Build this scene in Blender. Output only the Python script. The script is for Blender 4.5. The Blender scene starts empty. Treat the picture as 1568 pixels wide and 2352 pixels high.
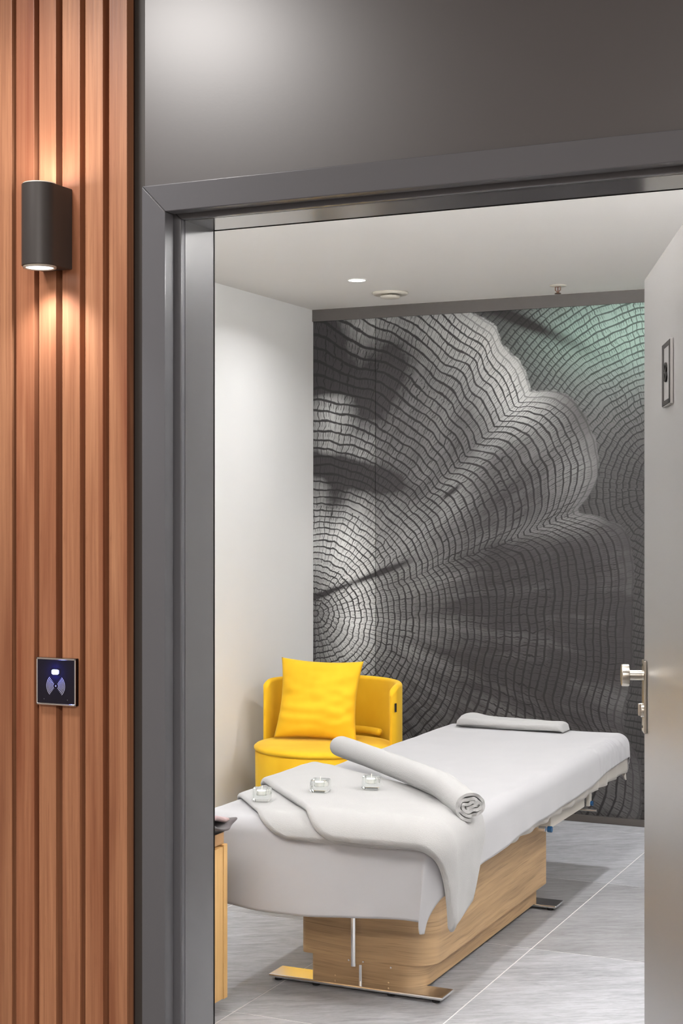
import bpy, bmesh, math, random
from mathutils import Vector, Matrix, noise
random.seed(7)
scene = bpy.context.scene
COL = scene.collection
PI = math.pi

# ------------------------------------------------------------------ camera
YAW = math.radians(24.7)
CAMZ = 1.5
cam_d = bpy.data.cameras.new('camera')
cam = bpy.data.objects.new('camera', cam_d)
COL.objects.link(cam)
cam.location = (0, 0, CAMZ)
cam.rotation_euler = (math.radians(90), 0, YAW)
cam_d.sensor_fit = 'HORIZONTAL'
cam_d.sensor_width = 24.0
cam_d.lens = 3484 / 1568 * 24.0
cam_d.shift_y = 8 / 1568
cam_d.clip_start = 0.02
scene.camera = cam

# ------------------------------------------------------------------ world, exposure
world = bpy.data.worlds.new('world')
scene.world = world
world.use_nodes = True
world.node_tree.nodes['Background'].inputs[0].default_value = (0.9, 0.93, 1.0, 1)
world.node_tree.nodes['Background'].inputs[1].default_value = 0.02
scene.view_settings.view_transform = 'Standard'
scene.view_settings.look = 'None'
scene.view_settings.gamma = 1
scene.view_settings.use_curve_mapping = False
scene.view_settings.exposure = 0.08

# lamps: downlight positions (x, y, watts) on the room ceiling; corridor panels
ROOM_Z = 2.589
DOWNLIGHTS = [(-2.865, 6.40, 7.5), (-1.20, 6.50, 15), (-2.865, 4.82, 6.0), (-1.15, 4.82, 10.5)]
ROOM_FILL_UP = 145      # unseen fill lights added in the room, shining up on the ceiling
CORRIDOR_PANELS = [(-2.06, 1.50, 19, 0.36), (0.5, -1.3, 165, 0.9)]  # second entry is an unseen fill added for corridor ambient
CORRIDOR_SPOT = 20
LAMP_UP, LAMP_DOWN = 0.35, 4.5

def area_light(name, loc, rot, size, watts, color, shape='DISK', size_y=None, spread=180):
    l = bpy.data.lights.new(name, 'AREA')
    l.shape = shape
    l.size = size
    if size_y: l.size_y = size_y
    l.energy = watts
    l.color = color
    l.spread = math.radians(spread)
    o = bpy.data.objects.new(name, l)
    o.location = loc
    o.rotation_euler = rot
    COL.objects.link(o)
    return o

# ------------------------------------------------------------------ helpers
def tag(o, label=None, cat=None, group=None, kind=None):
    if label: o['label'] = label
    if cat: o['category'] = cat
    if group: o['group'] = group
    if kind: o['kind'] = kind
    return o

def empty(name, loc, label=None, cat=None, group=None, rz=0):
    o = bpy.data.objects.new(name, None)
    o.location = loc
    o.rotation_euler = (0, 0, rz)
    o.empty_display_size = 0.05
    COL.objects.link(o)
    return tag(o, label, cat, group)

def link(name, bm, mat, parent=None, smooth=False, loc=None, rot=None, recalc=True):
    if recalc:
        bmesh.ops.recalc_face_normals(bm, faces=bm.faces)
    me = bpy.data.meshes.new(name)
    bm.to_mesh(me)
    bm.free()
    if smooth:
        for p in me.polygons: p.use_smooth = True
    if mat: me.materials.append(mat)
    o = bpy.data.objects.new(name, me)
    COL.objects.link(o)
    if parent: o.parent = parent
    if loc: o.location = loc
    if rot: o.rotation_euler = rot
    return o

def bm_box(bm, x0, x1, y0, y1, z0, z1, bev=0.0, seg=2):
    b = bmesh.new()
    bmesh.ops.create_cube(b, size=1)
    for v in b.verts:
        v.co = Vector(((x0+x1)/2 + v.co.x*(x1-x0), (y0+y1)/2 + v.co.y*(y1-y0), (z0+z1)/2 + v.co.z*(z1-z0)))
    if bev > 0:
        bmesh.ops.bevel(b, geom=list(b.edges), offset=bev, segments=seg, profile=0.5, affect='EDGES')
    merge(bm, b)

def merge(bm, b, mtx=None):
    if mtx is not None:
        bmesh.ops.transform(b, matrix=mtx, verts=b.verts)
    me = bpy.data.meshes.new('t')
    b.to_mesh(me); b.free()
    bm.from_mesh(me)
    bpy.data.meshes.remove(me)

def box(name, x0, x1, y0, y1, z0, z1, mat, parent=None, bev=0.0, seg=2):
    bm = bmesh.new()
    bm_box(bm, x0, x1, y0, y1, z0, z1, bev, seg)
    o = link(name, bm, mat, parent)
    if bev > 0 and seg > 1: shade_auto(o)
    return o

def shade_auto(o, ang=40):
    me = o.data
    for p in me.polygons: p.use_smooth = True
    me.set_sharp_from_angle(angle=math.radians(ang))
    md = o.modifiers.new('wn', 'WEIGHTED_NORMAL'); md.keep_sharp = True; md.weight = 100

def bm_tube(bm, p0, p1, r0, r1=None, seg=24, bev=0.0):
    r1 = r0 if r1 is None else r1
    p0, p1 = Vector(p0), Vector(p1)
    L = (p1-p0).length
    b = bmesh.new()
    bmesh.ops.create_cone(b, cap_ends=True, segments=seg, radius1=r0, radius2=r1, depth=L)
    if bev > 0:
        es = [e for e in b.edges if abs(e.verts[0].co.z-e.verts[1].co.z) < 1e-6]
        bmesh.ops.bevel(b, geom=es, offset=bev, segments=2, profile=0.5, affect='EDGES')
    q = Vector((0, 0, 1)).rotation_difference((p1-p0).normalized())
    merge(bm, b, Matrix.Translation((p0+p1)/2) @ q.to_matrix().to_4x4())

def tube(name, p0, p1, r, mat, parent=None, r1=None, bev=0.0, seg=24):
    bm = bmesh.new()
    bm_tube(bm, p0, p1, r, r1, seg, bev)
    o = link(name, bm, mat, parent)
    shade_auto(o)
    return o

def bm_prism(bm, pts, z0, z1, bev=0.0, seg=2):
    b = bmesh.new()
    lo = [b.verts.new((x, y, z0)) for x, y in pts]
    hi = [b.verts.new((x, y, z1)) for x, y in pts]
    n = len(pts)
    b.faces.new(lo[::-1]); b.faces.new(hi)
    for i in range(n): b.faces.new((lo[i], lo[(i+1) % n], hi[(i+1) % n], hi[i]))
    bmesh.ops.recalc_face_normals(b, faces=b.faces)
    if bev > 0:
        es = [e for e in b.edges if abs(e.verts[0].co.z-e.verts[1].co.z) < 1e-6]
        bmesh.ops.bevel(b, geom=es, offset=bev, segments=seg, profile=0.5, affect='EDGES')
    merge(bm, b)

def prism(name, pts, z0, z1, mat, parent=None, bev=0.0, smooth=True):
    bm = bmesh.new()
    bm_prism(bm, pts, z0, z1, bev)
    o = link(name, bm, mat, parent)
    if smooth: shade_auto(o)
    return o

def rrect(x0, x1, y0, y1, rs, n=10):
    """rounded rectangle; rs = radii for corners (x1,y1),(x0,y1),(x0,y0),(x1,y0)"""
    out = []
    cs = [(x1, y1, -1, -1, 0), (x0, y1, 1, -1, 90), (x0, y0, 1, 1, 180), (x1, y0, -1, 1, 270)]
    for (cx, cy, sx, sy, a0), r in zip(cs, rs):
        ox, oy = cx+sx*r, cy+sy*r
        k = n if r > 0 else 0
        for i in range(k+1):
            a = math.radians(a0 + 90*i/max(k, 1))
            out.append((ox+r*math.cos(a), oy+r*math.sin(a)))
    return out

def bm_lathe(bm, prof, c=(0, 0, 0), seg=40):
    rings = []
    for r, z in prof:
        if r < 1e-6:
            rings.append([bm.verts.new((c[0], c[1], c[2]+z))])
        else:
            rings.append([bm.verts.new((c[0]+r*math.cos(2*PI*i/seg), c[1]+r*math.sin(2*PI*i/seg), c[2]+z)) for i in range(seg)])
    for a, b in zip(rings, rings[1:]):
        for i in range(seg):
            j = (i+1) % seg
            if len(a) == 1 and len(b) == 1: continue
            if len(a) == 1: bm.faces.new((a[0], b[i], b[j]))
            elif len(b) == 1: bm.faces.new((a[i], a[j], b[0]))
            else: bm.faces.new((a[i], a[j], b[j], b[i]))

def smoothstep(a, b, x):
    t = min(1, max(0, (x-a)/(b-a)))
    return t*t*(3-2*t)

def interp(pts, x):
    if x <= pts[0][0]: return pts[0][1]
    for (a, va), (b, vb) in zip(pts, pts[1:]):
        if x <= b:
            t = (x-a)/(b-a)
            return va + (vb-va)*(t*t*(3-2*t))
    return pts[-1][1]

# ------------------------------------------------------------------ node expressions
class E:
    """a socket (or number) that builds Math nodes when used in arithmetic"""
    nt = None
    def __init__(self, s): self.s = s
    def _m(op, *a, clamp=False):
        n = E.nt.nodes.new('ShaderNodeMath'); n.operation = op; n.use_clamp = clamp
        for i, v in enumerate(a):
            v = v.s if isinstance(v, E) else v
            if isinstance(v, (int, float)): n.inputs[i].default_value = v
            else: E.nt.links.new(v, n.inputs[i])
        return E(n.outputs[0])
    def __add__(a, b): return E._m('ADD', a, b)
    __radd__ = __add__
    def __sub__(a, b): return E._m('SUBTRACT', a, b)
    def __rsub__(a, b): return E._m('SUBTRACT', b, a)
    def __mul__(a, b): return E._m('MULTIPLY', a, b)
    __rmul__ = __mul__
    def __truediv__(a, b): return E._m('DIVIDE', a, b)
    def __rtruediv__(a, b): return E._m('DIVIDE', b, a)
def eabs(a): return E._m('ABSOLUTE', a)
def efloor(a): return E._m('FLOOR', a)
def efract(a): return E._m('FRACT', a)
def esin(a): return E._m('SINE', a)
def esqrt(a): return E._m('SQRT', a)
def emin(a, b): return E._m('MINIMUM', a, b)
def emax(a, b): return E._m('MAXIMUM', a, b)
def epow(a, b): return E._m('POWER', a, b)
def eexp(a): return E._m('EXPONENT', a)
def eatan2(a, b): return E._m('ARCTAN2', a, b)
def eclamp(a): return E._m('ADD', a, 0.0, clamp=True)
def esmooth(x, a, b):
    n = E.nt.nodes.new('ShaderNodeMapRange'); n.interpolation_type = 'SMOOTHSTEP'
    for k, v in (('Value', x), ('From Min', a), ('From Max', b)):
        v = v.s if isinstance(v, E) else v
        if isinstance(v, (int, float)): n.inputs[k].default_value = v
        else: E.nt.links.new(v, n.inputs[k])
    return E(n.outputs[0])
def exyz(x, y, z=0.0):
    n = E.nt.nodes.new('ShaderNodeCombineXYZ')
    for i, v in enumerate((x, y, z)):
        v = v.s if isinstance(v, E) else v
        if isinstance(v, (int, float)): n.inputs[i].default_value = v
        else: E.nt.links.new(v, n.inputs[i])
    return n.outputs[0]
def enoise(vec, scale, detail=2, rough=0.5, dist=0.0):
    n = E.nt.nodes.new('ShaderNodeTexNoise')
    E.nt.links.new(vec, n.inputs['Vector'])
    n.inputs['Scale'].default_value = scale; n.inputs['Detail'].default_value = detail
    n.inputs['Roughness'].default_value = rough; n.inputs['Distortion'].default_value = dist
    return E(n.outputs['Fac'])
def ehash(vec):
    n = E.nt.nodes.new('ShaderNodeTexWhiteNoise'); n.noise_dimensions = '3D'
    E.nt.links.new(vec, n.inputs['Vector'])
    return E(n.outputs['Value'])
def emixc(f, c0, c1):
    n = E.nt.nodes.new('ShaderNodeMix'); n.data_type = 'RGBA'
    for i, v in ((0, f), (6, c0), (7, c1)):
        v = v.s if isinstance(v, E) else v
        if isinstance(v, (int, float)): n.inputs[i].default_value = v
        elif isinstance(v, tuple): n.inputs[i].default_value = (*v, 1) if len(v) == 3 else v
        else: E.nt.links.new(v, n.inputs[i])
    return n.outputs[2]
def ecoord(kind='Object', scale=(1, 1, 1)):
    t = E.nt.nodes.new('ShaderNodeTexCoord')
    m = E.nt.nodes.new('ShaderNodeMapping')
    m.inputs['Scale'].default_value = scale
    E.nt.links.new(t.outputs[kind], m.inputs['Vector'])
    return m.outputs[0]
def esplit(vec):
    n = E.nt.nodes.new('ShaderNodeSeparateXYZ'); E.nt.links.new(vec, n.inputs[0])
    return [E(o) for o in n.outputs]
def ebump(h, strength=0.2, dist=0.01):
    n = E.nt.nodes.new('ShaderNodeBump'); n.inputs['Strength'].default_value = strength
    n.inputs['Distance'].default_value = dist
    E.nt.links.new(h.s, n.inputs['Height'])
    E.nt.links.new(n.outputs[0], E.bsdf.inputs['Normal'])

def srgb(r, g, b):
    f = lambda c: (c/255/12.92) if c/255 <= 0.04045 else ((c/255+0.055)/1.055)**2.4
    return (f(r), f(g), f(b))

def mat(name, color=(0.5, 0.5, 0.5), rough=0.5, metal=0.0, spec=0.5, **kw):
    m = bpy.data.materials.new(name); m.use_nodes = True
    E.nt = m.node_tree
    E.bsdf = m.node_tree.nodes['Principled BSDF']
    b = E.bsdf
    b.inputs['Base Color'].default_value = (*color, 1)
    b.inputs['Roughness'].default_value = rough
    b.inputs['Metallic'].default_value = metal
    b.inputs['Specular IOR Level'].default_value = spec
    for k, v in kw.items(): b.inputs[k.replace('_', ' ')].default_value = v
    return m
def setc(sock): E.nt.links.new(sock, E.bsdf.inputs['Base Color'])

# ------------------------------------------------------------------ materials
def make_wood():
    m = mat('ipe_wood', rough=0.42)
    oi = E.nt.nodes.new('ShaderNodeObjectInfo')
    rnd = E(oi.outputs['Random'])
    x, y, z = esplit(ecoord())
    v = exyz(x*14 + rnd*40, y*14, z*0.55 + rnd*7)
    g = enoise(v, 1.0, 3, 0.55, 1.2)
    v2 = exyz(x*160 + rnd*40, y*160, z*3)
    f = enoise(v2, 1.0, 3, 0.6)
    v3 = exyz(x*500, y*500, z*14)
    f3 = enoise(v3, 1.0, 2, 0.6)
    t = eclamp(g*2.4 - 0.65)
    c = emixc(t, srgb(148, 90, 62), srgb(226, 168, 126))
    c = emixc(eclamp(f*1.8-0.5)*0.6, c, srgb(112, 60, 40))
    c = emixc(esmooth(f3, 0.62, 0.75)*0.35, c, srgb(84, 42, 26))
    c = emixc(rnd*0.4, c, srgb(158, 88, 58))
    setc(c)
    ebump(f, 0.12, 0.002)
    return m
def make_oak(name, c0, c1, c2, sc=1.0, axis='h'):
    m = mat(name, rough=0.5)
    x, y, z = esplit(ecoord())
    w = enoise(exyz(x*1.3, y*1.3, z*1.5), 1.0, 2, 0.5)
    if axis == 'h':
        v = exyz(x*1.2*sc, y*1.2*sc, z*26*sc + w*2.6)
        v2 = exyz(x*5*sc, y*5*sc, z*230*sc + w*20)
    else:
        v = exyz(x*26*sc, y*26*sc, z*1.2*sc)
        v2 = exyz(x*200*sc, y*200*sc, z*5*sc)
    g = enoise(v, 1.0, 4, 0.6)
    f = enoise(v2, 1.0, 2, 0.6)
    c = emixc(eclamp(g*2.2-0.6), c0, c1)
    c = emixc(esmooth(f, 0.5, 0.72)*0.5, c, c2)
    setc(c)
    ebump(f, 0.08, 0.001)
    return m
def make_tile():
    m = mat('stone_tile', rough=0.55)
    oi = E.nt.nodes.new('ShaderNodeObjectInfo')
    rnd = E(oi.outputs['Random'])
    x, y, z = esplit(ecoord())
    x, y = x + rnd*5, y + rnd*3
    a = x*0.86 + y*0.5; b = y*0.86 - x*0.5
    n1 = enoise(exyz(a*7, b*40, 0), 1.0, 5, 0.68, 0.8)
    n2 = enoise(exyz(a*1.3, b*2.6, 3), 1.0, 3, 0.6, 1.0)
    n3 = enoise(exyz(a*30, b*120, 3), 1.0, 3, 0.7)
    t = eclamp((n1-0.5)*1.5 + (n2-0.5)*0.9 + (n3-0.5)*0.7 + 0.55)
    c = emixc(t, srgb(122, 122, 124), srgb(192, 193, 198))
    vein = esmooth(enoise(exyz(a*3, b*16, 9), 1.0, 4, 0.7, 1.6), 0.66, 0.72)
    c = emixc(vein*0.35, c, srgb(105, 103, 102))
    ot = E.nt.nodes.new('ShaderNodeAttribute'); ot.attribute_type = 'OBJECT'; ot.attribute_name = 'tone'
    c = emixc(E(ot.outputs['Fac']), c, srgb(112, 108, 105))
    setc(c)
    ebump(n1*0.6+n3*0.4, 0.15, 0.003)
    return m
def make_plaster(name, col, var=0.02):
    m = mat(name, rough=0.75, spec=0.3)
    n = enoise(ecoord(), 2.0, 3)
    c = tuple(v*(1-var*4) for v in col)
    setc(emixc(n, c, col))
    ebump(enoise(ecoord(), 260, 2), 0.04, 0.001)
    return m
def make_terry(name, col, scale=520, strength=0.5, dist=0.002):
    m = mat(name, rough=0.9, spec=0.2, Sheen_Weight=0.25)
    n = enoise(ecoord(), scale, 2, 0.6)
    n2 = enoise(ecoord(), 14, 2, 0.5)
    setc(emixc(n*0.6, col, tuple(c*0.93 for c in col)))
    ebump(n*0.7+n2*0.3, strength, dist)
    return m
def make_velvet():
    m = mat('yellow_velvet', rough=0.8, spec=0.2, Sheen_Weight=0.35, Sheen_Roughness=0.4)
    E.bsdf.inputs['Sheen Tint'].default_value = (1.0, 0.85, 0.3, 1)
    n = enoise(ecoord(scale=(3, 3, 2)), 1.5, 3, 0.6)
    n2 = enoise(ecoord(), 180, 2, 0.6)
    c = emixc(eclamp(n*2-0.5), srgb(214, 162, 26), srgb(232, 188, 42))
    setc(c)
    ebump(n2, 0.1, 0.001)
    return m
def make_brushed(name, col, rough, metal, amp=0.1):
    m = mat(name, col, rough, metal)
    n = enoise(ecoord(scale=(4, 4, 400)), 1.0, 3)
    setc(emixc(n*amp*4, col, tuple(c*0.8 for c in col)))
    return m
def emis(name, col, strength):
    m = mat(name, (0.8, 0.8, 0.8), 0.5)
    E.bsdf.inputs['Emission Color'].default_value = (*col, 1)
    E.bsdf.inputs['Emission Strength'].default_value = strength
    return m

M_WOOD = make_wood()
M_OAK = make_oak('oak_veneer', srgb(146, 118, 86), srgb(194, 161, 120), srgb(112, 86, 60))
M_CAB = make_oak('light_maple', srgb(214, 170, 108), srgb(226, 184, 124), srgb(190, 146, 90), 0.7, 'v')
M_TILE = make_tile()
M_GROUT = mat('grout', srgb(226, 224, 220), 0.9)
M_WALL = make_plaster('white_wall_paint', srgb(233, 232, 230))
M_CEIL = make_plaster('ceiling_paint', srgb(240, 237, 233), 0.01)
M_FRAME = mat('anthracite_frame_paint', srgb(106, 107, 112), 0.24, 0.0, 0.5)
M_JAMB = mat('anthracite_jamb_paint', srgb(92, 92, 96), 0.20, 0.0, 0.6, Coat_Weight=1.0, Coat_Roughness=0.14)
M_FRAMED = mat('anthracite_shadow_trim', srgb(70, 67, 65), 0.5)
M_HEADER = make_plaster('grey_panel_paint', srgb(77, 75, 77), 0.005)
E.bsdf.inputs['Roughness'].default_value = 0.36; E.bsdf.inputs['Specular IOR Level'].default_value = 0.8; E.bsdf.inputs['Coat Weight'].default_value = 1.0; E.bsdf.inputs['Coat Roughness'].default_value = 0.34
M_BACK = mat('dark_backing', srgb(62, 36, 26), 0.7)
M_TRIM = mat('dark_bronze_trim', srgb(74, 69, 66), 0.5)
M_DOOR = make_brushed('door_satin_metal', srgb(156, 154, 153), 0.34, 0.65, 0.05)
M_STEEL = make_brushed('satin_steel', srgb(206, 200, 190), 0.22, 1.0, 0.05)
M_CHROME = mat('chrome', (0.85, 0.85, 0.86), 0.16, 1.0)
M_BLACK = mat('black_gloss', srgb(22, 20, 22), 0.15)
M_BLACKM = mat('black_matt', srgb(26, 23, 22), 0.75, 0.0, 0.2)
M_LAMP = mat('lamp_charcoal_powder_coat', srgb(66, 62, 61), 0.45)
M_SHEET = make_terry('sheet_cotton', srgb(160, 159, 161), 900, 0.15, 0.001)
M_TOWEL = make_terry('towel_terry', srgb(157, 156, 155), 420, 0.6, 0.003)
M_UNDER = make_terry('under_sheet_cotton', srgb(172, 167, 160), 900, 0.15, 0.001)
M_VELVET = make_velvet()
M_CREAM = mat('cream_powder_coat', srgb(208, 202, 192), 0.4)
M_BLUE = mat('blue_plastic', srgb(28, 78, 120), 0.3)
M_RUBBER = mat('black_rubber', srgb(30, 30, 30), 0.8)
M_PLASTIC = mat('white_plastic', srgb(214, 208, 196), 0.4)
M_BRASS = mat('sprinkler_bronze', srgb(110, 84, 70), 0.35, 0.8)
M_WAX = mat('candle_wax', srgb(240, 238, 232), 0.5)
M_WICK = mat('candle_wick', srgb(236, 232, 220), 0.8)
M_GLASS = mat('clear_glass', (0.97, 1, 0.99), 0.08, 0.0, 0.5, Transmission_Weight=1.0, IOR=1.3)
M_DOWN = emis('downlight_emitter', (1.0, 0.98, 0.95), 30)
M_SCONCE = emis('sconce_lens', (0.95, 1.0, 1.0), 3.0)
M_LED = emis('blue_led', (0.32, 0.34, 1.0), 1.8)
M_PRINT = mat('white_print', srgb(190, 190, 200), 0.5)
M_TEAL = mat('green_glass_edge', srgb(150, 180, 165), 0.15)
M_CLOTHD = make_terry('dark_grey_cloth', srgb(72, 66, 68), 200, 0.4, 0.002)
M_CLOTHM = make_terry('mauve_cloth', srgb(150, 126, 126), 200, 0.4, 0.002)

def make_reader_glass():
    m = mat('reader_black_glass', srgb(20, 18, 34), 0.10)
    return m
M_READER = make_reader_glass()

# ---- mural print -------------------------------------------------
WY = 7.25          # mural wall plane
def wp(px, py):
    """photograph pixel -> (X, Z) on the mural wall, used once to lay out the print"""
    ca, sa = math.cos(YAW), math.sin(YAW)
    k = px - 784
    fy = ca*3484 + sa*k; fx = -sa*3484 + ca*k
    return fx/fy*WY, CAMZ - (py-1184)/fy*WY

def make_mural(name, bright):
    m = mat(name, rough=0.55, spec=0.2)
    x, _, z = esplit(ecoord())
    vec = exyz(x, z, 0)
    # warp
    wx = (enoise(vec, 3.2, 2) - 0.5)
    wz = (enoise(exyz(x+7.3, z+2.1, 0), 3.2, 2) - 0.5)
    wx2 = (enoise(exyz(x+1.3, z+9.1, 0), 14, 2) - 0.5)
    xw = x + wx*0.05 + wx2*0.014
    zw = z + wz*0.05 + wx2*0.012
    def tree(cx, cz, outline, rref, sp):
        dx = xw - cx; dz = zw - cz
        r = esqrt(dx*dx + dz*dz)
        th = eatan2(dz, dx)                      # radians
        if outline:
            fc = E.nt.nodes.new('ShaderNodeFloatCurve')
            cm = fc.mapping; c = cm.curves[0]
            pts = sorted(outline)
            c.points[0].location = (pts[0][0], pts[0][1]); notch = [min(pts, key=lambda q: abs(q[0]-k)) for k in outline_notch]; c.points[1].location = (pts[-1][0], pts[-1][1])
            for a, b in pts[1:-1]:
                pn = c.points.new(a, b)
                if (a, b) in notch: pn.handle_type = 'VECTOR'
            cm.update()
            tn = (th + PI/2) / PI                # -90..90 deg -> 0..1
            E.nt.links.new(eclamp(tn).s, fc.inputs['Value'])
            R = E(fc.outputs[0]) * 3.0
        else:
            R = E._m('ADD', rref, 0.0)
        q = r / R
        w = esmooth(q, 0.1, 0.95)
        t = r * ((1 - w) + w * (rref / R))
        ph = t / sp + enoise(exyz(th*3, r*1.2, 0), 2.0, 2, 0.5)*0.9
        ring = efloor(ph)
        fr = efract(ph)
        lw = 0.07 + enoise(vec, 9, 3, 0.6)*0.30 + (enoise(vec, 60, 2)-0.5)*0.25
        edge = eabs(fr - 0.5)*2                  # 1 at ring boundary
        line = esmooth(edge, 1 - lw - 0.12, 1 - lw + 0.10)
        # radial cracks that run over many rings, count doubling outwards
        lvl = efloor(E._m('LOGARITHM', emax(t, 0.05)/0.28, 2.0))
        N = E._m('POWER', 2.0, lvl) * 15
        hr = ehash(exyz(ring, lvl, 1.7))
        grp = efloor(ph/5)
        hg = ehash(exyz(grp, lvl, 4.2))
        ang = th*N + hg*0.35 + (enoise(vec, 16, 2)-0.5)*1.1
        a1 = efract(ang)
        ewid = 0.05 + enoise(vec, 11, 2)*0.13
        rad = esmooth(eabs(a1-0.5)*2, 1 - ewid*1.5, 1 - ewid*0.6)
        keep = esmooth(ehash(exyz(efloor(ang), grp, 2.0)), 0.22, 0.25)
        rad = rad*keep
        # short ticks inside one ring
        ang2 = th*N*2.6 + hr*17.0
        a2 = efract(ang2)
        tick = esmooth(eabs(a2-0.5)*2, 0.72, 0.86)
        hh = ehash(exyz(efloor(ang2), ring, 7.0))
        tick = tick * esmooth(fr, 0.35, 0.48) * esmooth(hh, 0.30, 0.35)
        ln = emax(emax(line, rad), tick*0.85)
        return ln, q, r, th, R
    # trunk outline (angle, radius) from points on the wall
    c0 = wp(724, 1412)
    pts = [(1455, 1900), (1470, 1760), (1432, 1660), (1452, 1540), (1452, 1420), (1455, 1290), (1440, 1220), (1390, 1190),
           (1325, 1178), (1362, 1120), (1370, 1040), (1352, 975), (1325, 925), (1285, 900), (1218, 895), (1192, 832),
           (1158, 800), (1135, 745), (1080, 712), (1000, 640), (850, 560)]
    ol = []
    for p in pts:
        a = wp(*p); dx, dz = a[0]-c0[0], a[1]-c0[1]
        ol.append(((math.atan2(dz, dx)+PI/2)/PI, min(0.99, math.hypot(dx, dz)/3.0)))
    ol += [(0.0, 0.5), (1.0, 0.75)]
    ol = sorted(ol)
    outline_notch = []
    for p in ((1218, 895), (1325, 1178)):
        a = wp(*p); outline_notch.append((math.atan2(a[1]-c0[1], a[0]-c0[0])+PI/2)/PI)
    lnA, qA, rA, thA, RA = tree(c0[0], c0[1], ol, 1.45, 0.031)
    c1 = wp(1545, 1120)
    lnB, qB, rB, thB, RB = tree(c1[0], c1[1], None, 1.5, 0.033)
    rag = (enoise(vec, 26, 3, 0.7)-0.5)*0.02
    inA = 1 - esmooth(qA + rag, 0.995, 1.003)
    # bark smear near outline and in creases: lines fade out
    smear = esmooth(qA, 0.94, 0.99) * inA
    # soft tone patches: the print plus some reflected light put into the colour
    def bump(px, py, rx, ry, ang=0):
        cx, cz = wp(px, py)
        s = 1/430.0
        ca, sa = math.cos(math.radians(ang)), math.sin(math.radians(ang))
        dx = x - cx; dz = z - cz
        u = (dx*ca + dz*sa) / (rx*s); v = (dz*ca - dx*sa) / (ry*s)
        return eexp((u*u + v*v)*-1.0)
    n_low = enoise(vec, 3.0, 4, 0.65)
    # tone streaks that follow the grain radially
    streak = enoise(exyz(thA*7, rA*1.1, 2.0), 1.0, 3, 0.6)
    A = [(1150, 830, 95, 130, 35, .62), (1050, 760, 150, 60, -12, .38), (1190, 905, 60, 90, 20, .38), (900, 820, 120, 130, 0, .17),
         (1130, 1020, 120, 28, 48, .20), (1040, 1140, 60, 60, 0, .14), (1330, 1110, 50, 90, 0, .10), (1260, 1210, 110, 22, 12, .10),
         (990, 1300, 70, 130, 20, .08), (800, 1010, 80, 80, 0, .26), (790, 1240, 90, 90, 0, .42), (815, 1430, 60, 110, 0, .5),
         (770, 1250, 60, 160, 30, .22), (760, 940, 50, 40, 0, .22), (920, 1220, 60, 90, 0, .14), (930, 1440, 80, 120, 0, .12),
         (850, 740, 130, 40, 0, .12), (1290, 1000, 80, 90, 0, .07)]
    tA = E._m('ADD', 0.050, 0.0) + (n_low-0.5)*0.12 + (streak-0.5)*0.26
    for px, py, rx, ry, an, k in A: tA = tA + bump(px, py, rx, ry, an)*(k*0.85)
    D = [(800, 1085, 100, 22, -14, .8), (880, 870, 55, 150, -30, .32), (745, 800, 70, 90, 0, .25), (800, 880, 70, 16, 5, .5), (730, 850, 60, 20, -15, .5),
         (1180, 1390, 240, 16, 3, .12), (820, 1335, 110, 7, 20, .5), (1036, 1130, 22, 5, 35, .35), (760, 1170, 40, 70, -20, .2), (1250, 1480, 280, 230, 0, .05)]
    for px, py, rx, ry, an, k in D: tA = tA - bump(px, py, rx, ry, an)*k*(0.55+0.9*enoise(exyz(x*5, z*22, 0), 1.0, 4, 0.7))
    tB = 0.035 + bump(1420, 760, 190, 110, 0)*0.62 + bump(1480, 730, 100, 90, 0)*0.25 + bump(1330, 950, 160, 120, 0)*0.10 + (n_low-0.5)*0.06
    tB = tB - bump(1250, 760, 120, 14, -25)*0.35
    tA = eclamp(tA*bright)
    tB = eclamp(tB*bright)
    dark = srgb(34, 32, 32)
    cA = emixc(tA, srgb(52, 49, 50), srgb(232, 232, 230))
    greenm = eclamp(bump(1420, 760, 220, 110, 0)*1.3)
    cBl = emixc(greenm, srgb(200, 200, 200), srgb(196, 226, 214))
    cB = emixc(tB, srgb(42, 39, 39), cBl)
    fadeA = eclamp(lnA * (1 - smear*0.55) * (0.80 + n_low*0.4))
    lineA = emixc(eclamp(tA*0.35), dark, srgb(90, 88, 88))
    lineB = emixc(eclamp(tB*0.5), srgb(30, 28, 28), srgb(80, 98, 90))
    colA = emixc(fadeA, cA, lineA)
    colB = emixc(eclamp(lnB*0.9), cB, lineB)
    col = emixc(inA, colB, colA)
    setc(col)
    return m
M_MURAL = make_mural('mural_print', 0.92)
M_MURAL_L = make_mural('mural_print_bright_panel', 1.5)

# ================================================================== STRUCTURE
# opening: x -1.527 .. -0.54, head at 2.08 ; corridor wall face y = 2.545, room face y = 2.698
RX0, RX1, RY0, RY1 = -3.5, 0.62, 2.698, 7.25
def struct(o, label=None):
    o['kind'] = 'structure'
    if label: o['label'] = label
    return o

fl = box('floor', RX0-0.1, RX1+0.1, 2.45, RY1+0.1, -0.06, -0.0008, M_GROUT)
struct(fl, 'grey stone tile floor of the treatment room')
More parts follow.
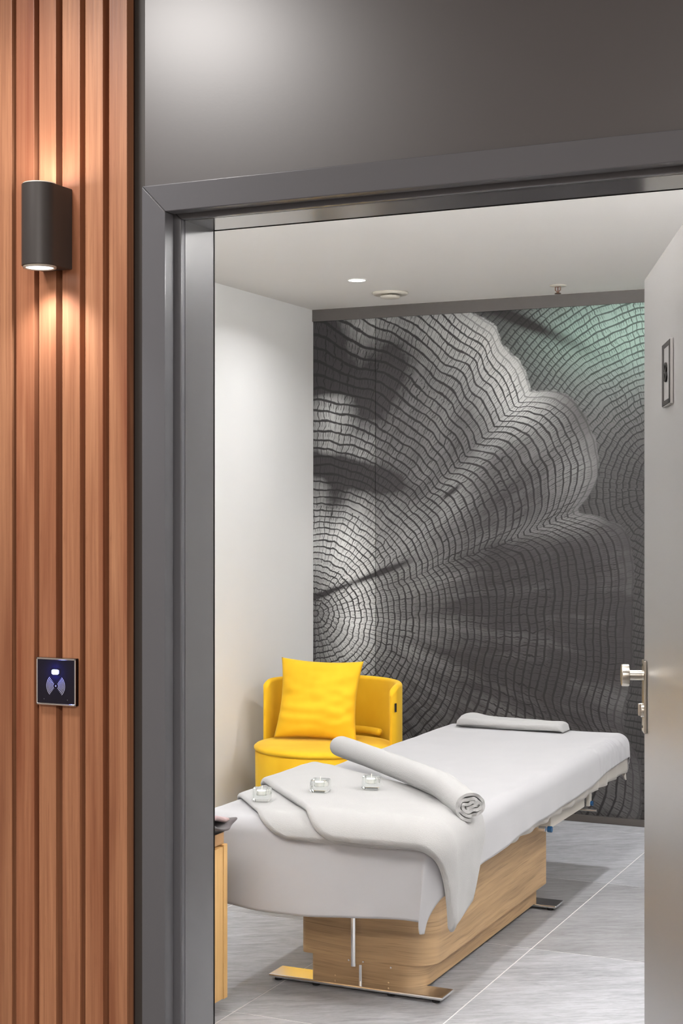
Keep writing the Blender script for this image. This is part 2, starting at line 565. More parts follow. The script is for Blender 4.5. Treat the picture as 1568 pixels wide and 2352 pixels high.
# tiles as children
TX, TY = 0.6135, 1.02
xs = [-1.598 + TX*k for k in range(-4, 5)]
ys = [5.05 + TY*k for k in range(-3, 4)]
G = 0.0018
for i in range(len(xs)-1):
    for j in range(len(ys)-1):
        x0, x1 = max(xs[i], RX0), min(xs[i+1], RX1)
        y0, y1 = max(ys[j], 2.50), min(ys[j+1], RY1)
        if x1-x0 < 0.03 or y1-y0 < 0.03: continue
        bm = bmesh.new(); bm_box(bm, x0+G-(x0+x1)/2, x1-G-(x0+x1)/2, y0+G-(y0+y1)/2, y1-G-(y0+y1)/2, -0.006, 0.0, 0.0008, 1)
        t = link('tile', bm, M_TILE, fl, loc=((x0+x1)/2, (y0+y1)/2, 0))
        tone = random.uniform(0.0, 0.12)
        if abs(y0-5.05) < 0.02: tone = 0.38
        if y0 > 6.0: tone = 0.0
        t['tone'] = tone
cf = box('floor', -3.5, 3.0, -2.2, 2.45, -0.06, 0.0, mat('corridor_floor', srgb(120, 112, 106), 0.5))
struct(cf, 'corridor floor outside the room')

struct(box('ceiling', RX0-0.1, RX1+0.1, RY0-0.02, RY1+0.1, ROOM_Z, ROOM_Z+0.1, M_CEIL), 'white ceiling of the treatment room')
struct(box('ceiling', -3.5, 3.0, -2.2, 2.70, 2.85, 2.95, M_CEIL), 'corridor ceiling')
struct(box('wall_left', RX0-0.1, RX0, RY0, RY1+0.1, 0, ROOM_Z, M_WALL), 'white side wall left of the armchair')
struct(box('wall_right', RX1, RX1+0.1, RY0, RY1+0.1, 0, ROOM_Z, M_WALL), 'right side wall hidden behind the open door')
wb = box('wall_back', RX0-0.1, RX1+0.1, RY1+0.012, RY1+0.12, 0, ROOM_Z, M_TRIM)
struct(wb, 'back wall carrying the tree ring mural')
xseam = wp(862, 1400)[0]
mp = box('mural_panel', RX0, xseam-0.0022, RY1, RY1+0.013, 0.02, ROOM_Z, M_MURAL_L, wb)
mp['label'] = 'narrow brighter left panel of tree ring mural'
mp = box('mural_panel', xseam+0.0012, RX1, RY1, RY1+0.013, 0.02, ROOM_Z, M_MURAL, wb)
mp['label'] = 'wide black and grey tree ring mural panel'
struct(box('trim_1', RX0, RX1, RY1-0.012, RY1, ROOM_Z-0.062, ROOM_Z, M_TRIM), 'dark trim strip along the top of the mural')
struct(box('baseboard_back', RX0, RX1, RY1-0.014, RY1, 0, 0.034, M_TRIM, bev=0.002), 'low dark baseboard below the mural')

# front wall (between corridor and room), as solid pieces round the opening
OX0, OX1, OZ = -1.527, -0.54, 2.080
wf = bmesh.new()
bm_box(wf, RX0-0.1, OX0-0.02, 2.56, RY0, 0, 2.85)
bm_box(wf, OX1+0.02, 3.0, 2.56, RY0, 0, 2.85)
bm_box(wf, OX0-0.02, OX1+0.02, 2.56, RY0, OZ+0.02, 2.85)
struct(link('wall_front', wf, M_WALL), 'wall with the doorway between corridor and room')
# grey header panel and its side pieces on corridor side
struct(box('wall_header', -1.595, 3.0, 2.545, 2.5602, 2.10, 2.85, M_HEADER), 'satin grey panel above the doorway')
struct(box('wall_corridor_right', -0.45, 3.0, 2.545, 2.5602, 0, 2.10, M_HEADER), 'grey corridor wall right of the doorway')
struct(box('wall_corridor_back', -3.5, 3.0, -2.3, -2.2, 0, 2.85, make_plaster('corridor_wall_paint', srgb(190, 182, 174))), 'corridor wall behind the viewer')
struct(box('wall_corridor_end', 3.0, 3.1, -2.2, 2.7, 0, 2.85, bpy.data.materials['corridor_wall_paint']), 'corridor end wall on the right')
struct(box('wall_corridor_far', -3.6, -3.5, -2.3, 2.7, 0, 2.85, bpy.data.materials['corridor_wall_paint']), 'corridor end wall on the left')

# door frame: door_1
fr = struct(empty('door_1', (-1.03, 2.62, 0), 'anthracite steel door frame with stepped profile'))
def fpart(name, *a, **k):
    o = box(name, *a, **k); o.parent = fr; o.matrix_parent_inverse = Matrix.Translation((1.03, -2.62, 0)); return o
CX0, CX1, CZ = -1.592, -0.475, 2.143     # casing outer
CI0, CI1, CIZ = -1.539, -0.528, 2.089    # casing inner
def profile_frame(name, x_out, x_in, xr_in, xr_out, z_in, z_out, y0, y1, m, bev):
    """mitred three-sided frame as three objects"""
    segs = []
    def quad(pts):
        bm = bmesh.new()
        f = [bm.verts.new((p[0], y0, p[1])) for p in pts]; b = [bm.verts.new((p[0], y1, p[1])) for p in pts]
        bm.faces.new(f); bm.faces.new(b[::-1])
        for i in range(4): bm.faces.new((f[i], b[i], b[(i+1) % 4], f[(i+1) % 4]))
        bmesh.ops.recalc_face_normals(bm, faces=bm.faces)
        if bev: bmesh.ops.bevel(bm, geom=list(bm.edges), offset=bev, segments=2, profile=0.5, affect='EDGES')
        o = link(name, bm, m, fr); o.matrix_parent_inverse = Matrix.Translation((1.03, -2.62, 0))
        shade_auto(o)
        return o
    quad([(x_out, 0), (x_in, 0), (x_in, z_in), (x_out, z_out)])
    quad([(x_out, z_out), (x_in, z_in), (xr_in, z_in), (xr_out, z_out)])
    quad([(xr_out, 0), (xr_in, 0), (xr_in, z_in), (xr_out, z_out)])
profile_frame('casing', CX0, CI0, CI1, CX1, CIZ, CZ, 2.528, 2.5601, M_FRAME, 0.0022)
profile_frame('door_stop', CI0-0.02, OX0, OX1, CI1+0.02, OZ, CIZ+0.02, 2.568, 2.585, M_FRAME, 0.003)
profile_frame('jamb', OX0-0.019, OX0+0.0002, OX1-0.0002, OX1+0.019, OZ-0.0002, OZ+0.019, 2.584, 2.6985, M_JAMB, 0.0)
# a dark rubber seal line on the room edge of the jamb
profile_frame('seal', OX0-0.012, OX0+0.0012, OX1-0.0012, OX1+0.012, OZ-0.0012, OZ+0.012, 2.697, 2.700, M_BLACKM, 0.0)
# mitre line on the casing corner
bm = bmesh.new()
a, b = Vector((CX0+0.018, 2.5276, CZ-0.018)), Vector((CI0, 2.5276, CIZ))
bm_tube(bm, a, b, 0.0006, seg=6)
o = link('mitre_joint', bm, M_HEADER, fr); o.matrix_parent_inverse = Matrix.Translation((1.03, -2.62, 0))

# dark shadow gap strip and slatted wood wall left of the door
struct(box('trim_2', -1.6215, -1.593, 2.550, 2.560, 0, 2.85, M_FRAMED), 'dark strip between wood slats and door frame')
SY = 2.52
ww = struct(box('wall_corridor_left', -3.5, -1.622, 2.544, 2.5605, 0, 2.85, M_BACK), 'corridor wall clad in vertical reddish wood slats')
def rx(px, Y):
    ca, sa = math.cos(YAW), math.sin(YAW); k = px-784
    return (-sa*3484+ca*k)/(ca*3484+sa*k)*Y
edges = [(-15, 27), (37, 79), (89, 128), (142, 183), (195, 236), (249, 291)]
sl = [(rx(a, SY), rx(b, SY)) for a, b in edges]
pitch = 0.0478
for k in range(1, 8):
    sl.insert(0, (sl[0][0]-0.0115-0.036, sl[0][0]-0.0115))
for i, (a, b) in enumerate(sl):
    bm = bmesh.new()
    c = (a+b)/2
    bm_box(bm, a-c, b-c, 0, 0.025, 0.0, 2.849, 0.0018, 2)
    o = link('slat', bm, M_WOOD, ww, loc=(c, SY + random.uniform(-0.0008, 0.0012), 0))
    shade_auto(o)

# ================================================================== OPEN DOOR LEAF
u = Vector((-0.331, 0.944, 0)).normalized()
n = Vector((-0.944, -0.331, 0)).normalized()
HP = Vector((-0.545, 2.715, 0))
leaf = empty('door_leaf', HP, 'satin silver door leaf standing open on the right', 'door', rz=math.atan2(u.y, u.x))
# local: +x along leaf to the free edge, +y = left of u ; n is local +y
LW = 0.968
def lbox(name, x0, x1, y0, y1, z0, z1, m, par=leaf, bev=0.0):
    return box(name, x0, x1, y0, y1, z0, z1, m, par, bev)
lbox('door_slab', 0.0, LW, -0.042, 0.0, 0.008, 2.068, M_DOOR, bev=0.0015)
# handle plate
HX = LW-0.042
pl = lbox('lock_plate', HX-0.026, HX+0.026, 0.0, 0.008, 0.982, 1.156, M_STEEL, bev=0.003)
ks = tube('knob_stem', (HX, 0.006, 1.119), (HX, 0.044, 1.119), 0.0120, M_STEEL, leaf, bev=0.001)
kn = tube('door_knob', (HX, 0.040, 1.119), (HX, 0.059, 1.119), 0.0265, M_STEEL, leaf, bev=0.003, seg=40)
tube('thumb_turn', (HX, 0.006, 1.036), (HX, 0.013, 1.036), 0.017, M_STEEL, leaf, bev=0.001)
lbox('thumb_turn', HX-0.004, HX+0.004, 0.010, 0.019, 1.022, 1.052, M_STEEL, bev=0.002)
for zz in (0.995, 1.143):
    tube('screw', (HX+0.010, 0.0075, zz), (HX+0.010, 0.0088, zz), 0.0032, M_BLACKM, leaf, seg=12)
for zz in (0.25, 1.04, 1.85):
    tube('hinge', (-0.008, -0.044, zz-0.05), (-0.008, -0.044, zz+0.05), 0.008, M_STEEL, leaf)

# room number sign on the leaf
def frame_px_on_leaf():
    return None
sx0, sx1, sz0, sz1 = 0.400, 0.540, 1.729, 1.863
sg = empty('door_sign', HP, 'square silver door sign with black border and number 8', 'sign', rz=leaf.rotation_euler.z)
lbox('sign_plate', sx0, sx1, 0.0004, 0.0068, sz0, sz1, M_DOOR, sg, 0.0008)
for nm, a in (('border', (sx0+0.002, sx1-0.002, sz1-0.012, sz1-0.002)), ('border', (sx0+0.002, sx1-0.002, sz0+0.002, sz0+0.012)),
              ('border', (sx0+0.001, sx0+0.021, sz0+0.002, sz1-0.002)), ('border', (sx1-0.031, sx1-0.001, sz0+0.002, sz1-0.002))):
    lbox(nm, a[0], a[1], 0.0060, 0.0078, a[2], a[3], M_BLACKM, sg, 0.0004)
tc = bpy.data.curves.new('digit', 'FONT'); tc.body = '8'; tc.size = 0.058; tc.align_x = 'CENTER'; tc.align_y = 'CENTER'; tc.extrude = 0.0015
to = bpy.data.objects.new('digit_tmp', tc); COL.objects.link(to)
bpy.context.view_layer.update()
me = bpy.data.meshes.new_from_object(to)
bpy.data.objects.remove(to)
me.materials.append(M_BLACKM)
dg = bpy.data.objects.new('digit', me); COL.objects.link(dg); dg.parent = sg
dg.location = ((sx0+sx1)/2-0.003, 0.0086, (sz0+sz1)/2); dg.rotation_euler = (PI/2, 0, PI); dg.scale = (1.5, 1, 1)

# ================================================================== WALL LAMP
LX, LY, LR = -1.784, 2.460, 0.035
lamp = empty('wall_lamp', (LX, SY, 1.9896), 'charcoal up and down wall lamp on the wood slats', 'lamp')
pts = [(LR*math.cos(a), LY-SY+LR*math.sin(a)) for a in [PI + PI*i/32 for i in range(33)]]
pts = pts + [(LR*1.0, -0.0005), (-LR*1.0, -0.0005)]
def ring_prism(name, z0, z1, m):
    bm = bmesh.new(); bm_prism(bm, pts, z0, z1, 0.0012); o = link(name, bm, m, lamp); shade_auto(o); return o
ring_prism('lamp_body', 0.0, 0.160, M_LAMP)
def disc_ring(z0, z1):
    bm = bmesh.new()
    s = 1 if z1 > z0 else -1
    bm_lathe(bm, [(0.0325, z0), (0.0325, z1), (0.0285, z1), (0.0265, z0)], (0, LY-SY, 0), 40)
    o = link('lens_ring', bm, M_PLASTIC, lamp, True); return o
disc_ring(-0.0002, -0.004)
disc_ring(0.1602, 0.162)
tube('lens', (0, LY-SY, -0.001), (0, LY-SY, -0.0025), 0.0268, M_SCONCE, lamp)
tube('lens', (0, LY-SY, 0.1605), (0, LY-SY, 0.1613), 0.0268, M_SCONCE, lamp)
WARM = (0.97, 0.98, 1.0)
area_light('lamp_light_up', (LX, LY, 1.9896+0.164), (PI, 0, 0), 0.05, LAMP_UP, (0.97, 0.98, 1.0))
sp = bpy.data.lights.new('lamp_light_down', 'SPOT'); sp.energy = LAMP_DOWN; sp.spot_size = math.radians(112); sp.spot_blend = 1.0; sp.shadow_soft_size = 0.02; sp.color = WARM
so = bpy.data.objects.new('lamp_light_down', sp); so.location = (LX, LY, 1.9896-0.012); so.rotation_euler = (math.radians(10), 0, 0); COL.objects.link(so)

# ================================================================== CARD READER
rxa, rxb = rx(84.5, 2.51), rx(174.5, 2.51)
rz0, rz1 = CAMZ-(1620-1184)/3484*2.95*0.997*1.0286, CAMZ-(1511-1184)/3484*2.95*0.997*1.0286
rd = empty('card_reader', ((rxa+rxb)/2, SY, rz0), 'black glass card reader with blue light on wood slats', 'card reader')
hw = (rxb-rxa)/2; hh = rz1-rz0
box('reader_body', -hw, hw, -0.010, -0.0002, 0, hh, M_BLACK, rd, 0.0015)
fb = bmesh.new()
for a in ((-hw, hw, hh-0.004, hh), (-hw, hw, 0, 0.004), (-hw, -hw+0.003, 0, hh), (hw-0.003, hw, 0, hh)):
    bm_box(fb, a[0], a[1], -0.0125, -0.009, a[2], a[3], 0.0008, 1)
o = link('chrome_bezel', fb, M_CHROME, rd)
o['label'] = 'chrome bezel'
box('glass_face', -hw+0.003, hw-0.003, -0.0118, -0.0095, 0.004, hh-0.004, M_READER, rd)
bm = bmesh.new(); bm_box(bm, -0.0078+0.0, 0.0078, -0.0126, -0.0116, 0, 0.0095, 0.003, 3)
led = link('status_light', bm, M_LED, rd, loc=(0.0, 0, hh*0.655))
led['label'] = 'glowing blue status light'
l = bpy.data.lights.new('led_glow', 'POINT'); l.energy = 0.16; l.color = (0.1, 0.15, 1); l.shadow_soft_size = 0.004
lo = bpy.data.objects.new('led_glow', l); lo.location = ((rxa+rxb)/2, SY-0.017, rz0+hh*0.70); COL.objects.link(lo)
bm = bmesh.new()
cz = hh*0.41
for s in (-1, 1):
    for k in range(2, 8):
        r = 0.0030*k
        prev = None
        for i in range(13):
            a = math.radians(-52 + 104*i/12)*(0.95)
            for w in ((0.0,),):
                pass
            p = [(s*(r*math.cos(a)), r*math.sin(a)*1.05), (s*((r+0.0013)*math.cos(a)), (r+0.0013)*math.sin(a)*1.05)]
            cur = [bm.verts.new((q[0], -0.01205, cz+q[1])) for q in p]
            if prev: bm.faces.new((prev[0], prev[1], cur[1], cur[0]))
            prev = cur
o = link('wave_symbol', bm, M_PRINT, rd)
tube('symbol_dot', (0, -0.0115, cz), (0, -0.0122, cz), 0.0016, M_PRINT, rd, seg=12)
for dx in (-0.028, 0.028):
    tube('indicator_dot', (dx, -0.0115, 0.012), (dx, -0.0121, 0.012), 0.0010, M_FRAME, rd, seg=10)

# ================================================================== CEILING FITTINGS
for i, (x, y, w) in enumerate(DOWNLIGHTS):
    lab = ('round recessed ceiling downlight in front of the vent near the mural' if i == 0 else
           ['', 'recessed ceiling downlight above the head of the bed', 'recessed ceiling downlight above the left side of the bed', 'recessed ceiling downlight above the right side of the bed'][i])
    d = empty('ceiling_downlight', (x, y, ROOM_Z), lab, 'downlight')
    bm = bmesh.new(); bm_lathe(bm, [(0.036, 0.0), (0.047, 0.0), (0.046, -0.003), (0.040, -0.004), (0.037, -0.001), (0.036, 0.0)])
    link('trim_ring', bm, M_CEIL, d, True)
    tube('light_disc', (0, 0, -0.0008), (0, 0, -0.0024), 0.0395, M_DOWN, d)
    area_light('downlight_beam', (x, y, ROOM_Z-0.006), (0, 0, 0), 0.075, w, (0.98, 0.99, 1.0), spread=150)

v = empty('ceiling_vent', (-2.88, 6.83, ROOM_Z), 'round white ceiling vent behind the downlight', 'vent')
bm = bmesh.new(); bm_lathe(bm, [(0.0, 0.0), (0.086, 0.0), (0.087, -0.006), (0.080, -0.013), (0.062, -0.013), (0.055, -0.004), (0.0, -0.004)], seg=56)
link('vent_ring', bm, M_PLASTIC, v, True)
bm = bmesh.new(); bm_lathe(bm, [(0.0, -0.004), (0.012, -0.006), (0.012, -0.016), (0.046, -0.016), (0.050, -0.020), (0.044, -0.028), (0.0, -0.030)], seg=48)
link('vent_valve', bm, M_PLASTIC, v, True)

s = empty('fire_sprinkler', (-2.07, 6.95, ROOM_Z), 'bronze fire sprinkler head under the ceiling near the mural', 'sprinkler')
bm = bmesh.new(); bm_lathe(bm, [(0.0, 0.0), (0.041, 0.0), (0.038, -0.004), (0.016, -0.006), (0.0, -0.006)]); link('escutcheon', bm, M_PLASTIC, s, True)
bm = bmesh.new()
for sx in (-1, 1):
    bm_box(bm, sx*0.0125-0.0018, sx*0.0125+0.0018, -0.003, 0.003, -0.024, -0.004)
    bm_tube(bm, (sx*0.0125, 0, -0.022), (sx*0.004, 0, -0.031), 0.0022, seg=10)
bm_box(bm, -0.014, 0.014, -0.004, 0.004, -0.008, -0.003)
bm_tube(bm, (0, 0, -0.028), (0, 0, -0.036), 0.005, seg=14)
link('sprinkler_yoke', bm, M_BRASS, s)
tube('bulb', (0, 0, -0.006), (0, 0, -0.030), 0.0022, mat('red_glass_bulb', srgb(90, 30, 20), 0.1), s, seg=12)
bm = bmesh.new(); bm_lathe(bm, [(0.0, -0.034), (0.008, -0.0345), (0.015, -0.038), (0.0155, -0.041), (0.0, -0.040)], seg=24); link('deflector', bm, M_BRASS, s, True)

# fill lights added out of view to brighten the ceiling and room
for (nm, x0, x1, y0, y1, lab) in (('added_fill_light', RX1-0.07, RX1-0.001, 3.2, 5.3, 'added linear fill light on the right wall behind the open door'),
                             ('added_fill_light', -3.3, -0.3, RY0+0.001, RY0+0.07, 'added linear fill light above the doorway inside the room')):
    w = empty(nm, ((x0+x1)/2, (y0+y1)/2, 2.22), lab, 'fill light')
    cx, cy = (x0+x1)/2, (y0+y1)/2
    box('fill_light_box', x0-cx, x1-cx, y0-cy, y1-cy, -0.03, 0.0, M_PLASTIC, w, 0.002)
    area_light('fill_light_up', (cx, cy, 2.225), (PI, 0, 0), max(0.03, (x1-x0)-0.02), ROOM_FILL_UP, (0.975, 0.985, 1.0), 'RECTANGLE', (y1-y0)-0.02)

# corridor ceiling lights, plus the fill panel added behind the camera
sp = bpy.data.lights.new('corridor_spot', 'SPOT'); sp.energy = CORRIDOR_SPOT; sp.spot_size = math.radians(95); sp.spot_blend = 0.9; sp.shadow_soft_size = 0.04; sp.color = (1.0, 0.95, 0.92)
so = bpy.data.objects.new('corridor_spot', sp); so.location = (-1.80, 2.22, 2.83); COL.objects.link(so)
for (x, y, w, sz) in CORRIDOR_PANELS:
    area_light('corridor_light', (x, y, 2.84), (0, 0, 0), sz, w, (1.0, 0.96, 0.93), 'SQUARE')

# ================================================================== TREATMENT BED
BX0, BX1, BY0, BY1, BZ = -2.40, -1.585, 4.10, 6.37, 0.570
bed = empty('treatment_bed', (-1.95, 5.1, 0), 'massage bed with oak veneer base and chrome floor bars', 'bed')
INV = Matrix.Translation((1.95, -5.1, 0))
def bp(o):
    o.parent = bed; o.matrix_parent_inverse = INV; return o
bp(prism('base_cabinet', rrect(-2.165, -1.715, 4.395, 5.605, (0.004, 0.004, 0.02, 0.085)), 0.092, 0.40, M_OAK))
bp(prism('plinth', rrect(-2.130, -1.748, 4.402, 5.585, (0.004, 0.004, 0.01, 0.075)), 0.020, 0.0925, M_OAK))
def footbar(y0, y1):
    bm = bmesh.new(); bm_box(bm, -2.262, -1.662, y0, y1, 0.010, 0.021, 0.004, 2)
    o = bp(link('floor_bar', bm, M_CHROME)); shade_auto(o)
    for x in (-2.235, -2.10, -1.84, -1.69):
        for y in (y0+0.02, y1-0.02):
            bp(tube('levelling_foot', (x, y, 0.0), (x, y, 0.0105), 0.012, M_RUBBER, bev=0.001, seg=16))
footbar(4.352, 4.452)
footbar(5.555, 5.655)
bp(tube('lift_tube', (-1.972, 4.378, 0.074), (-1.972, 4.378, 0.47), 0.0085, M_CHROME))
bp(tube('lift_tube', (-1.950, 4.384, 0.020), (-1.950, 4.384, 0.080), 0.0055, M_CHROME))
for (x, z) in ((-1.995, 0.086), (-1.945, 0.086), (-1.85, 0.080), (-2.045, 0.030), (-1.86, 0.030)):
    bp(tube('screw', (x, 4.3975 if z > 0.05 else 4.4025, z), (x, 4.392 if z > 0.05 else 4.398, z), 0.0028, M_CHROME, seg=12))
bm = bmesh.new(); bm_box(bm, -2.20, -1.70, 4.32, 6.0, 0.395, 0.435, 0.004, 1)
bp(link('support_frame', bm, M_CREAM))
bm = bmesh.new(); bm_box(bm, -1.700, -1.635, 5.40, 5.86, 0.345, 0.412, 0.006, 2)
o = bp(link('side_rail', bm, M_CREAM)); shade_auto(o)
bp(box('rail_hollow_dark', -1.695, -1.640, 5.858, 5.864, 0.352, 0.404, M_RUBBER, bev=0.002))  # dark plate standing in for the shade inside the hollow rail end
bp(tube('lever', (-1.70, 5.88, 0.331), (-1.592, 5.88, 0.331), 0.0052, M_CHROME, bev=0.001))
bp(box('lever_block', -1.712, -1.676, 5.84, 5.90, 0.320, 0.352, M_RUBBER, bev=0.003))
bp(box('bracket', -1.650, -1.636, 5.93, 5.965, 0.335, 0.430, M_CREAM, bev=0.002))
bp(tube('blue_knob', (-1.635, 5.36, 0.352), (-1.618, 5.36, 0.352), 0.0115, M_BLUE, bev=0.002))
bp(tube('blue_knob', (-1.636, 5.95, 0.345), (-1.626, 5.95, 0.345), 0.0100, M_BLUE, bev=0.002))
bp(tube('knob_collar', (-1.655, 5.32, 0.360), (-1.630, 5.32, 0.360), 0.010, M_CHROME, bev=0.001))
bm = bmesh.new(); bm_box(bm, BX0+0.012, BX1-0.012, BY0+0.012, BY1-0.012, 0.435, BZ-0.006, 0.035, 4)
o = bp(link('mattress', bm, M_UNDER)); shade_auto(o)

# ---- draped cloth -------------------------------------------------
def drape_point(a, b, off, rho, flare=0.0, hmax=None):
    """lay cloth coordinate (a, b) over the bed top; beyond an edge it bends down"""
    ix0, ix1, iy0, iy1 = BX0+rho, BX1-rho, BY0+rho, BY1-rho
    dx = a-ix1 if a > ix1 else (a-ix0 if a < ix0 else 0.0)
    dy = b-iy1 if b > iy1 else (b-iy0 if b < iy0 else 0.0)
    d = math.hypot(dx, dy)
    ex, ey = min(max(a, ix0), ix1), min(max(b, iy0), iy1)
    R = rho+off
    if d < 1e-9: return Vector((ex, ey, BZ+off)), 0.0
    nx, ny = dx/d, dy/d
    ph = d/(rho+off*0.5)
    if ph < PI/2:
        return Vector((ex+nx*R*math.sin(ph), ey+ny*R*math.sin(ph), BZ-rho+R*math.cos(ph))), 0.0
    h = d-(rho+off*0.5)*PI/2
    if hmax is not None and dx != 0 and dy != 0: h = min(h, hmax)
    f = R + flare*h
    return Vector((ex+nx*f, ey+ny*f, BZ-rho-h)), h

def grid_mesh(name, fn, nu, nv, m, parent=None, solid=0.0, sub=0):
    vs = [fn(i/nu, j/nv) for j in range(nv+1) for i in range(nu+1)]
    fs = [(j*(nu+1)+i, j*(nu+1)+i+1, (j+1)*(nu+1)+i+1, (j+1)*(nu+1)+i) for j in range(nv) for i in range(nu)]
    me = bpy.data.meshes.new(name); me.from_pydata([tuple(v) for v in vs], [], fs); me.update()
    for p in me.polygons: p.use_smooth = True
    me.materials.append(m)
    o = bpy.data.objects.new(name, me); COL.objects.link(o)
    if parent: o.parent = parent
    if solid:
        md = o.modifiers.new('solid', 'SOLIDIFY'); md.thickness = solid; md.offset = 0
    if sub:
        md = o.modifiers.new('sub', 'SUBSURF'); md.levels = sub; md.render_levels = sub
    return o

def nz(x, y, z=0.0): return noise.noise(Vector((x, y, z)))

def under_fn(s, t):
    hang = 0.160
    a = BX0-0.15 + s*((BX1+hang-0.02)-(BX0-0.15))
    b = BY0-0.05 + t*((BY1+hang)-(BY0-0.05))
    p, h = drape_point(a, b, 0.001, 0.035, hmax=hang)
    if h > 0:
        tuck = -0.03*h
        q = b if a > BX1-0.05 else a
        w = math.sin(q*38+2*nz(q*3, 1))*0.006*min(1, h/0.08) + nz(q*16, 3)*0.006
        c = Vector(((BX0+BX1)/2, (BY0+BY1)/2, 0))
        if a > BX1-0.035: p.x += w+tuck
        if b > BY1-0.035: p.y += w+tuck
        p.z += 0.006*nz(q*9, 5)
    return p
us = grid_mesh('fitted_sheet', under_fn, 70, 190, M_UNDER, solid=0.002)
tag(us, 'beige fitted sheet showing as a strip below the white sheet', 'sheet')

def sheet_fn(s, t):
    ah = BX1+0.135
    bl = BY0-0.245
    a = BX0-0.16 + s*(ah-(BX0-0.16))
    b = bl + t*((BY1+0.10)-bl)
    # hem on the long right side: shorter to the head
    if a > BX1-0.05:
        k = (a-(BX1-0.05))/(ah-(BX1-0.05))
        hemx = interp([(4.0, 0.165), (4.5, 0.138), (5.0, 0.118), (5.6, 0.110), (6.1, 0.080), (6.4, 0.075)], b)
        a = BX1-0.05 + k*(0.05+hemx)
    p, h = drape_point(a, b, 0.006, 0.045, hmax=0.235)
    top = h == 0
    # soft wrinkles on top
    wr = 0.0025*nz(p.x*5, p.y*5) + 0.0012*nz(p.x*14, p.y*9, 4)
    if top and p.z > BZ: p.z += wr
    if b > BY1-0.5 and a > BX1-0.20:     # gathered folds near the head corner
        kk = smoothstep(BX1-0.20, BX1+0.02, a)*smoothstep(BY1-0.75, BY1-0.3, b)
        w = (math.sin(b*58+6*nz(b*5, a*4))+nz(b*22, a*6, 8))*0.0045*kk
        w = abs(w); p.x += w; p.z += w*0.5
    if h > 0:
        f = min(1, h/0.2)
        if b < BY0+0.02 and a < BX1-0.03:      # broad near panel, gentle waves
            p.y -= 0.010*math.sin(p.x*9+1.0)*f + 0.010*nz(p.x*4, h*3, 2)*f + 0.012*f + 0.007*nz(p.x*11+h*6, h*4, 6)*f
            p.z += 0.010*math.sin(p.x*7+0.4)*f
        elif a > BX1-0.03 and b > BY0+0.02:
            p.x += (0.005*math.sin(b*22+3*nz(b*2, 1)) + 0.005*nz(b*11, h*5, 2))*f + 0.012*f
        else:
            p.x += 0.02*f*math.sin(math.atan2(b-BY0, a-BX1)*2+0.3)
            p.y -= 0.022*f
    return p
sh = grid_mesh('bed_sheet', sheet_fn, 150, 330, M_SHEET, solid=0.0025)
tag(sh, 'white sheet covering the bed and hanging over its foot end', 'sheet')

# ---- towels laid over the foot in steps ----------------------------
def slab(name, aL, aR, b0f, b1f, base, th, rho, nu, nv, m, wr=0.003, thf=None, seed=0.0, shape=None):
    """closed towel slab: a from aL(b) to aR(b), b from b0(s) to b1(s), rounded rims"""
    top, bot = [], []
    for j in range(nv+1):
        t = j/nv
        t = 0.5-0.5*math.cos(PI*t) if nv > 3 else t
        for i in range(nu+1):
            s = i/nu
            s = 0.5-0.5*math.cos(PI*s)
            a, b = shape(s, t)
            # distance to rim in metres (approx)
            a_l, b_ = shape(0, t); a_r, _ = shape(1, t)
            c0 = shape(s, 0); c1 = shape(s, 1)
            e = min(abs(a-a_l), abs(a_r-a), math.hypot(a-c0[0], b-c0[1]), math.hypot(a-c1[0], b-c1[1]))
            k = min(1.0, e/(th*0.9))
            f = math.sqrt(max(0.0, 1-(1-k)**2))
            tt = th
            p, h = drape_point(a, b, base+tt*(0.5+0.5*f), rho)
            q, h2 = drape_point(a, b, base+tt*(0.5-0.5*f)*0.9+0.001, rho)
            w = wr*nz(a*6+seed, b*6) + wr*0.4*nz(a*17+seed, b*15)
            if h == 0: p.z += w
            else: p.x += w*2
            top.append(p); bot.append(q)
    W = nu+1; N = len(top)
    fs = []
    for j in range(nv):
        for i in range(nu):
            a = j*W+i
            fs.append((a, a+1, a+W+1, a+W)); fs.append((N+a, N+a+W, N+a+W+1, N+a+1))
    for i in range(nu):
        fs.append((i, N+i, N+i+1, i+1)); k = nv*W
        fs.append((k+i, k+i+1, N+k+i+1, N+k+i))
    for j in range(nv):
        fs.append((j*W, (j+1)*W, N+(j+1)*W, N+j*W)); k = nu
        fs.append((j*W+k, N+j*W+k, N+(j+1)*W+k, (j+1)*W+k))
    me = bpy.data.meshes.new(name); me.from_pydata([tuple(v) for v in top+bot], [], fs); me.update()
    for p in me.polygons: p.use_smooth = True
    me.materials.append(m)
    o = bpy.data.objects.new(name, me); COL.objects.link(o)
    return o

ROLL_A = Vector((-2.315, 5.03, 0)); ROLL_B = Vector((-1.545, 4.285, 0))
def behind(a):      # far rim of the towels runs under the roll
    t = (a-ROLL_A.x)/(ROLL_B.x-ROLL_A.x)
    return ROLL_A.y + t*(ROLL_B.y-ROLL_A.y) - 0.03
def catmull(pts, x):
    """smooth curve value through (x, y) points sorted by x"""
    if x <= pts[0][0]: return pts[0][1]
    if x >= pts[-1][0]: return pts[-1][1]
    for k in range(len(pts)-1):
        if x <= pts[k+1][0]:
            p1, p2 = pts[k], pts[k+1]
            p0 = pts[k-1] if k > 0 else p1
            p3 = pts[k+2] if k+2 < len(pts) else p2
            h = p2[0]-p1[0]; t = (x-p1[0])/h
            m1 = (p2[1]-p0[1])/max(p2[0]-p0[0], 1e-6)*h; m2 = (p3[1]-p1[1])/max(p3[0]-p1[0], 1e-6)*h
            return (2*t**3-3*t*t+1)*p1[1]+(t**3-2*t*t+t)*m1+(-2*t**3+3*t*t)*p2[1]+(t**3-t*t)*m2
